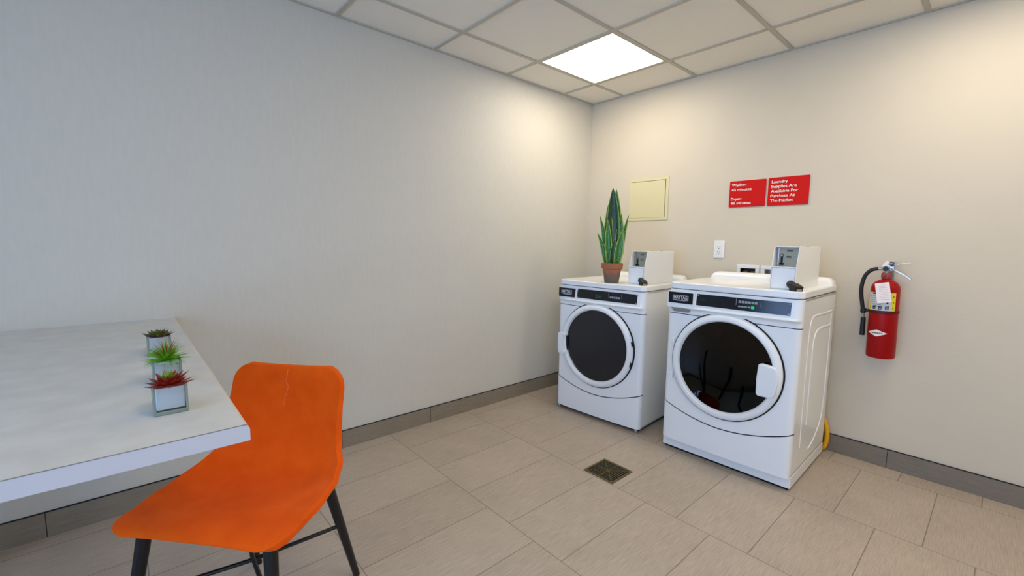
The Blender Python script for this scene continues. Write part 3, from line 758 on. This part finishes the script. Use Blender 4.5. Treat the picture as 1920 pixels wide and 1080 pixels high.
bm = BM(); wrap(bm, A(-85), A(52), .262, .358, R+.0003, 40); lab = obj('label', bm, m_label, t, smooth=True)
for a, b, nm in ((-85, -50, 0), (34, 52, 1)):
    bm = BM(); wrap(bm, A(a if nm else -58), A(b if nm else -46), .262, .358, R+.0013, 10); obj('yellow_stripe', bm, m_yellow, lab)
bm = BM()
def ink(a0, a1, z0, z1):
    g = BM(); wrap(g, A(a0), A(a1), z0, z1, R+.0013, 4); me = bpy.data.meshes.new('t'); g.to_mesh(me); bm.from_mesh(me); g.free()
random.seed(2)
ink(-42, -22, .349, .356)
for k in range(6):
    z = .338-.011*k; a = -42
    while a < -6: b = a+random.uniform(3, 8); ink(a, min(b, -4), z, z+.0018); a = b+1.5
for k, (a, z) in enumerate(((-38, .268), (-14, .268), (12, .268))):
    ink(a, a+3, z, z+.018); ink(a, a+13, z, z+.003); ink(a+10, a+13, z+.004, z+.02); ink(a+4, a+9, z+.008, z+.015); ink(a+2, a+12, z+.019, z+.021)
ink(14, 24, .300, .303); ink(16, 22, .303, .308); ink(17, 20, .308, .313); ink(2, 9, .313, .324); ink(14, 24, .326, .334)
for k in range(3): ink(40, 45, .272+.03*k, .281+.03*k); ink(-54, -51, .272+.03*k, .279+.03*k)
obj('label_print', bm, m_ink, lab, smooth=False)
bm = BM(); lathe(bm, [(R+.0005, .246), (R+.003, .248), (R+.003, .260), (R+.0005, .262)], 64, cap0=False, cap1=False); box(bm, -.03, .03, .06, .0865, .2475, .2605); obj('strap', bm, m_maroon, t)
# emblem: diamond with lettering, wrapped on the cylinder
def wrapped(name, pts, r, m, ac, zc, parent, n=24):
    bm = BM(); L_ = len(pts)
    for (x0, z0, x1, z1, w0, w1) in pts: pass
    return bm
bm = BM(); n = 28; g = []
for i in range(n+1):
    u = -1+2*i/n; hgt = .0185*(1-abs(u))+.0004; a = A(-13+41*u)
    g.append([bm.verts.new(((R+.0008)*math.cos(a), (R+.0008)*math.sin(a), .140+s*hgt)) for s in (-1, 1)])
for a, b in zip(g, g[1:]): bm.faces.new((a[0], b[0], b[1], a[1]))
em = obj('emblem', bm, m_text, t)
em_t = text('AMEREX', .056, m_ink, em, (0, 0, 0), height=.0085, bold=.02, shear=.3, rot=(0, 0, 0), extr=.0003)
for v in em_t.data.vertices:
    a = A(-13)+(v.co.x-.028)/R; v.co = Vector(((R+.0012+v.co.z)*math.cos(a), (R+.0012+v.co.z)*math.sin(a), .1355+v.co.y))
# neck, valve, gauge
bm = BM(); lathe(bm, [(.016, .428), (.021, .431), (.0225, .440), (.0225, .456), (.019, .462), (.014, .463)], 32); obj('collar', bm, m_ered2, t)
bm = BM(); lathe(bm, [(.013, .460), (.014, .475), (.0165, .478), (.0165, .492), (.011, .497), (.010, .505)], 24); box(bm, -.016, .030, -.009, .009, .474, .497); box(bm, -.004, .020, -.010, .010, .495, .512); obj('valve', bm, m_chrome, t, bevel=.002)
Mg = Matrix.Translation((-.002, -.012, .484)) @ Matrix.Rotation(PI/2, 4, 'X')
bm = BM(); lathe(bm, [(.013, 0), (.015, .004), (.015, .010), (.013, .011)], 28, Mg); ga = obj('gauge', bm, m_chrome, t)
bm = BM(); lathe(bm, [(.0125, .0105), (.0125, .0118)], 28, Mg); obj('gauge_face', bm, m_dark, ga)
# levers
bm = BM(); P = [(.005, 0, .512), (.03, -.004, .507), (.062, -.006, .512), (.085, -.006, .518), (.094, -.006, .514)]
def bar(bm, P, w, h):
    P = [Vector(p) for p in P]; rings = []
    for i, p in enumerate(P):
        tt = (P[min(i+1, len(P)-1)]-P[max(i-1, 0)]).normalized(); s = Vector((0, 1, 0)); nn = tt.cross(s).normalized()
        rings.append([bm.verts.new(p+s*a*w+nn*b*h) for a, b in ((-1, -1), (1, -1), (1, 1), (-1, 1))])
    for a, b in zip(rings, rings[1:]):
        for k in range(4): bm.faces.new((a[k], a[(k+1) % 4], b[(k+1) % 4], b[k]))
    bm.faces.new(rings[0]); bm.faces.new(rings[-1][::-1]); bmesh.ops.recalc_face_normals(bm, faces=bm.faces)
bar(bm, smooth_path(P, 5), .007, .0022); obj('squeeze_lever', bm, m_chrome, t, bevel=.0008)
bm = BM(); bar(bm, smooth_path([(.015, 0, .486), (.035, -.004, .476), (.07, -.006, .455), (.093, -.006, .438), (.100, -.006, .428)], 5), .009, .004); obj('carry_handle', bm, m_chrome, t, bevel=.0012)
bm = BM(); lathe(bm, [(.0045, -.014), (.0045, .016)], 12, Matrix.Translation((.018, 0, .503)) @ Matrix.Rotation(PI/2, 4, 'X')); tube(bm, [(.018+.009*math.cos(a), -.018, .512+.009*math.sin(a)) for a in [2*PI*i/16 for i in range(16)]], .0018, 6, closed=True); obj('pull_pin', bm, m_dark, t)
# hose and nozzle
bm = BM(); tube(bm, [(-.012, -.004, .484), (-.05, -.008, .482)], [.008, .007], 12); obj('hose_coupling', bm, m_chrome, t)
bm = BM(); tube(bm, smooth_path([(-.036, -.006, .483), (-.062, -.01, .476), (-.086, -.014, .448), (-.0985, -.016, .40), (-.100, -.016, .35), (-.094, -.014, .30), (-.087, -.012, .255), (-.085, -.012, .236)], 8), .0098, 14); obj('hose', bm, m_rubber, t)
bm = BM(); tube(bm, [(-.085, -.012, .262), (-.085, -.012, .240)], .0135, 14); box(bm, -.085, -.055, -.019, -.005, .244, .259); obj('hose_clip', bm, m_rubber, t)
bm = BM(); tube(bm, [(-.085, -.012, .238), (-.084, -.012, .212)], .006, 12); noz = obj('nozzle', bm, m_chrome, t)
bm = BM(); lathe(bm, [(.0085, .213), (.011, .210), (.0115, .16), (.012, .113), (.009, .112)], 20, Matrix.Translation((-.083, -.012, 0))); obj('nozzle_horn', bm, m_rubber, noz)
# wall hook and inspection tag
bm = BM(); box(bm, -.02, .02, .070, .0865, .40, .52); box(bm, -.012, .012, .015, .075, .466, .474); obj('wall_hook', bm, m_steel, t, bevel=.001)
Mt = Matrix.Translation((.003, -.0705, .352)) @ Matrix.Rotation(math.radians(-10), 4, 'Y') @ Matrix.Rotation(math.radians(-6), 4, 'X')
bm = BM(); prism(bm, rrect(-.030, .030, -.046, .060, .003), -.0006, .0006, 'y'); bm.transform(Mt); tg = obj('inspection_tag', bm, m_paper, t, label='white paper inspection tag')
bm = BM()
for k in range(9):
    z = .042-.009*k; box(bm, -.024+random.uniform(0, .01), .012+random.uniform(0, .012), -.0012, -.0006, z, z+.0015)
bm.transform(Mt); obj('tag_print', bm, m_inkl, tg, smooth=False)
bm = BM(); tube(bm, [Mt @ Vector((0, -.001, .053)), Vector((-.004, -.045, .43)), Vector((0, -.024, .455))], .0011, 6); obj('tag_string', bm, m_dark, tg)
bm = BM(); b3 = Matrix.Translation((-.004, -.020, .508)) @ Matrix.Rotation(math.radians(30), 4, 'Y')
prism(bm, rrect(-.009, .009, -.016, .018, .002), -.0006, .0006, 'y'); bm.transform(b3); obj('seal_tag', bm, m_paper, t)

# ------------------------------------------------------------------ floor drain
t = thing('floor_drain', 'square brass floor drain grate in the tiles in front of the two machines', 'floor drain', (1.185, -1.246, 0))
h = .094
bm = BM(); box(bm, -h, h, -h, h, 0, .0012); obj('sump', bm, m_gap, t, smooth=False)
bm = BM(); f = .013
box(bm, -h, h, -h, -h+f, 0, .004); box(bm, -h, h, h-f, h, 0, .004); box(bm, -h, -h+f, -h+f, h-f, 0, .004); box(bm, h-f, h, -h+f, h-f, 0, .004)
obj('rim', bm, m_bronze, t, bevel=.001)
bm = BM()
def strut(p, q, w):
    p = Vector(p); q = Vector(q); d = (q-p).normalized(); s = Vector((-d.y, d.x, 0))*w
    v = [bm.verts.new(x) for x in (p-s, q-s, q+s, p+s)]; v2 = [bm.verts.new(a.co+Vector((0, 0, .0016))) for a in v]
    bm.faces.new(v2); bm.faces.new(v[::-1])
    for i in range(4): bm.faces.new((v[i], v[(i+1) % 4], v2[(i+1) % 4], v2[i]))
e = h-f
for r in (.070, .058, .046, .034, .022, .011):
    for a, b in (((-r, -r), (r, -r)), ((r, -r), (r, r)), ((r, r), (-r, r)), ((-r, r), (-r, -r))): strut((a[0], a[1], .0015), (b[0], b[1], .0015), .0016)
for a, b in (((-e, -e), (e, e)), ((-e, e), (e, -e)), ((0, -e), (0, e)), ((-e, 0), (e, 0))): strut((a[0], a[1], .0021), (b[0], b[1], .0021), .0017)
lathe(bm, [(.009, .001), (.009, .0042), (0, .0045)], 20)
obj('grate', bm, m_bronze, t, smooth=False)

# ------------------------------------------------------------------ table (folding counter fixed to the left wall)
TZ = .866; TX = 1.548; TY0, TY1 = -3.78, -2.991; TH = .034
t = thing('table', 'pale grey laminate table running out from the left wall in the foreground', 'table', (TX/2, (TY0+TY1)/2, 0))
ox, oy = TX/2, (TY0+TY1)/2
prof = []
r = .012
for k in range(7): a = PI/2*k/6; prof.append((TY1-r+r*math.sin(a)-oy, TZ-r+r*math.cos(a)))
prof += [(TY1-oy, TZ-TH), (TY0-oy, TZ-TH), (TY0-oy, TZ)]
bm = BM(); prism(bm, prof, 0.003-ox, TX-.0012-ox, 'x'); top = obj('tabletop', bm, m_lam, t)
bm = BM(); prism(bm, prof, TX-.0012-ox, TX-ox, 'x'); obj('end_band', bm, m_edge, t, label='smooth end edge of the tabletop')
bm = BM(); box(bm, TX-.0016-ox, TX+.0002-ox, TY0-oy, TY1-.003-oy, TZ-.0010, TZ+.0002); obj('edge_seam', bm, m_steel, t, smooth=False)
bm = BM(); box(bm, .0012-ox, .0045-ox, TY0-oy, TY1-.002-oy, TZ-.001, TZ+.003); obj('wall_caulk', bm, m_label, t, smooth=False)
for lx in (.12, TX-.12):
    bm = BM(); box(bm, lx-.025-ox, lx+.025-ox, TY0+.04-oy, TY0+.09-oy, 0, TZ-TH); obj('leg', bm, m_leg, t, bevel=.002)

# ------------------------------------------------------------------ little mirrored planters
def spike_leaf(bm, a, tilt, L_, wd, z0, r0=0., curl=.25, thick=.25, taper=.5, n=7):
    d = Vector((math.cos(a), math.sin(a), 0)); s = Vector((-d.y, d.x, 0)); p = d*r0+Vector((0, 0, z0)); g = []; ang = tilt
    for i in range(n+1):
        u = i/n; w_ = wd*(math.sin(PI*min(1, (u*.92+.12)**taper))+.02) if taper != 1 else wd*(1-u*.95)
        if i == n: w_ = wd*.03
        nn = d*-math.sin(ang)+Vector((0, 0, math.cos(ang)))
        g.append([bm.verts.new(p-s*w_/2), bm.verts.new(p-nn*w_*thick*.5), bm.verts.new(p+s*w_/2), bm.verts.new(p+nn*w_*thick*.35)])
        p = p+(d*math.cos(ang)+Vector((0, 0, math.sin(ang))))*(L_/n); ang += curl/n
    for c0, c1 in zip(g, g[1:]):
        for k in range(4): bm.faces.new((c0[k], c0[(k+1) % 4], c1[(k+1) % 4], c1[k]))
    bm.faces.new(g[0][::-1]); bm.faces.new(g[-1])
def planter(x, y, label, build, rz=0):
    t = thing('mirrored_planter', label, 'potted succulent', (x, y, TZ), rz, 'mirrored glass planters on the table'); h = .029; hh = .060
    bm = BM()
    for a, b, c, d in ((-h, h, -h, -h+.003), (-h, h, h-.003, h), (-h, -h+.003, -h+.003, h-.003), (h-.003, h, -h+.003, h-.003)): box(bm, a, b, c, d, .009, hh)
    gc = obj('glass_cube', bm, m_gwall, t, smooth=False, label='clear glass sides')
    bm = BM(); prism(bm, rrect(-h, h, -h, h, .003, 3), 0, .009, 'z'); obj('glass_base', bm, m_gedge, t, bevel=.002, label='thick greenish glass bottom')
    for a, b in ((-1, -1), (1, -1), (1, 1), (-1, 1)):
        bm = BM(); box(bm, min(a*h*1.012, a*(h-.0042)), max(a*h*1.012, a*(h-.0042)), min(b*h*1.012, b*(h-.0042)), max(b*h*1.012, b*(h-.0042)), .006, hh+.0005); obj('glass_corner', bm, m_gedge, t, bevel=.001)
    bm = BM(); k = h-.0048; prism(bm, rrect(-k, k, -k, k, .003, 3), .0105, hh-.003, 'z'); obj('mirror_liner', bm, m_reflpaint, t, bevel=.001, label='liner with painted reflection')
    build(t, hh-.004)
    return t
random.seed(11)
def rosette_red(t, z):
    bm = BM()
    for ring, (n, tl, L_, r0) in enumerate(((10, .12, .040, .004), (9, .42, .036, .003), (7, .75, .030, .002))):
        for k in range(n): spike_leaf(bm, 2*PI*(k+ring*.4)/n+random.uniform(-.1, .1), tl+random.uniform(-.08, .08), L_*random.uniform(1.0, 1.2), .0185, z+.002*ring, r0, .15, .45, .68)
    obj('outer_leaf', bm, m_succr, t, label='dark red pointed leaves', kind='stuff')
    bm = BM()
    for k in range(8): spike_leaf(bm, 2*PI*k/8, .8+.35*(k % 2), .026, .017, z+.008, .001, .3, .5, .55)
    obj('inner_leaf', bm, m_succg, t, label='yellow green inner leaves', kind='stuff')
def spiky(t, z):
    bm = BM()
    for k in range(230):
        spike_leaf(bm, random.random()*2*PI, random.uniform(-.15, 1.2), random.uniform(.040, .056), .0042, z+.001, .001, -.35, .7, 1, 5)
    obj('spikes', bm, m_grass, t, label='bright green spikes', kind='stuff')
    bm = BM()
    for k in range(30):
        spike_leaf(bm, random.random()*2*PI, random.uniform(.7, 1.35), random.uniform(.046, .058), .004, z+.006, .001, -.25, .7, 1, 5)
    obj('tip_spikes', bm, m_brownt, t, label='reddish upper spikes', kind='stuff')
def rosette_olive(t, z):
    bm = BM()
    for ring, (n, tl, L_, r0) in enumerate(((8, .35, .036, .003), (7, .65, .030, .002), (5, 1.0, .022, .001))):
        for k in range(n): spike_leaf(bm, 2*PI*(k+ring*.5)/n+random.uniform(-.1, .1), tl, L_*random.uniform(1.0, 1.18), .027-.003*ring, z+.001*ring, r0, .2, .35, .55)
    obj('leaves', bm, m_olive, t, label='olive green broad leaves', kind='stuff')
    bm = BM()
    for k in range(6): spike_leaf(bm, 2*PI*(k+.3)/6, .22, .042, .025, z-.001, .003, .3, .4, .55)
    obj('lower_leaves', bm, m_maroonl, t, label='maroon lower leaves', kind='stuff')
planter(1.362, -3.104, 'nearest of three small mirrored cube planters, with a dark red and green rosette succulent', rosette_red)
planter(1.125, -3.094, 'middle small mirrored cube planter, with a bright green spiky plant', spiky)
planter(.770, -3.091, 'farthest small mirrored cube planter, with an olive and maroon broad-leaved succulent', rosette_olive)

# ------------------------------------------------------------------ orange chair
CH_F = Vector((.653, -.757, 0)).normalized(); rz = math.atan2(CH_F.y, CH_F.x)-PI/2   # local +y faces the chair's front
t = thing('dining_chair', 'orange upholstered dining chair with black legs beside the table', 'chair', (1.07, -2.93, 0), rz)
# local: +y front; chair frame x is the picture's left of the seat, so s -> -x
CL = [(.206, .462), (.190, .475), (.14, .477), (.07, .469), (.0, .461), (-.075, .459), (-.128, .466), (-.165, .488), (-.185, .524), (-.196, .57), (-.202, .63), (-.209, .70), (-.216, .755), (-.223, .806)]
dense = smooth_path([(0, a, b) for a, b in CL], 12)
Ld = [0]
for a, b in zip(dense, dense[1:]): Ld.append(Ld[-1]+(b-a).length)
LT = Ld[-1]
ends = [0, .005, .013, .024, .038, .054, .072]
Ls = ends+[.072+(LT-.144)*i/26 for i in range(1, 26)]+[LT-e for e in ends[::-1]]
def at_len(s):
    for i in range(len(dense)-1):
        if Ld[i+1] >= s-1e-9: return dense[i].lerp(dense[i+1], (s-Ld[i])/max(1e-9, Ld[i+1]-Ld[i]))
    return dense[-1]
path = [at_len(s_) for s_ in Ls]
def interp(x, tab):
    for (a, va), (b, vb) in zip(tab, tab[1:]):
        if x <= b: k = max(0, (x-a)/(b-a)); k = k*k*(3-2*k); return va+(vb-va)*k
    return tab[-1][1]
bm = BM(); NS = 20; g = []
rows = list(range(len(path)))
for i in rows:
    s = Ls[i]; f = s/LT; p = path[i]
    w0 = interp(f, [(0, .247), (.10, .250), (.25, .252), (.40, .245), (.50, .231), (.62, .210), (.75, .200), (.90, .199), (1, .196)])
    rc = .06 if f < .5 else .058; d = min(s, LT-s)
    if d < rc: w0 = w0-rc+math.sqrt(max(0, rc*rc-(rc-d)**2))
    rise = interp(f, [(0, -.006), (.12, .0), (.25, .02), (.38, .038), (.48, .045), (.58, .03), (.7, .0), (1, 0)])
    fwd = interp(f, [(0, 0), (.38, .0), (.5, .03), (.62, .042), (.8, .026), (.9, .012), (1, .004)])
    row = []
    for j in range(NS+1):
        u = -1+2*j/NS; uu = math.sin(u*PI/2); c = abs(uu)**2.6
        row.append(bm.verts.new((w0*uu-.006*f, p.y+fwd*c, p.z+rise*c)))
    g.append(row)
for a, b in zip(g, g[1:]):
    for j in range(NS): bm.faces.new((a[j], b[j], b[j+1], a[j+1]))
bmesh.ops.recalc_face_normals(bm, faces=bm.faces)
bm.normal_update()
if sum(f.normal.z for f in bm.faces) < 0: bmesh.ops.reverse_faces(bm, faces=bm.faces)
sh = obj('seat_shell', bm, m_orange, t, label='orange seat and backrest in one padded shell')
md = sh.modifiers.new('thick', 'SOLIDIFY'); md.thickness = .022; md.offset = -1; md.use_even_offset = False
md = sh.modifiers.new('sub', 'SUBSURF'); md.levels = 2; md.render_levels = 2
# pale crease down the middle of the backrest, laid on the padded surface
dg = bpy.context.evaluated_depsgraph_get(); dg.update(); she = sh.evaluated_get(dg); cr = []
for x, z in ((-.004, .792), (-.003, .775), (.0, .755), (-.007, .735), (-.004, .715), (.004, .69), (.007, .665)):
    ok, loc, nr, _ = she.ray_cast(Vector((x, .15, z)), Vector((0, -1, 0)))
    if ok: cr.append(loc+nr*.0001)
if len(cr) > 2:
    bm = BM(); tube(bm, smooth_path(cr, 4), .0010, 6); obj('crease', bm, m_crease, sh, label='pale crease mark on the backrest')
# legs
def leg(s, f0, f1, zt, x0, x1):
    bm = BM(); tube(bm, [(x1, f1, 0), (x1+(x0-x1)*.5, f1+(f0-f1)*.5, zt/2), (x0, f0, zt)], [.0115, .015, .0185], 20)
    return obj('leg', bm, m_leg, t, bevel=.001)
LEGS = {}
for s in (1, -1):        # s=+1 is the picture's right
    xr = -s*.178 if False else s*.178
    leg(s, -.145, -.291, .445, s*.178, s*.198)
    leg(s, .140, .200, .445, s*.186, s*.235)
# crossed stretchers
zs = .25
for s in (1, -1):
    bm = BM(); tube(bm, [(s*.187, -.209, zs), (0, -.02, zs+(.006 if s > 0 else -.006)), (-s*.207, .166, zs)], .0065, 10); obj('stretcher', bm, m_leg, t)
bm = BM(); box(bm, -.15, .15, -.13, .10, .425, .433); obj('seat_bracket', bm, m_leg, t, bevel=.003)
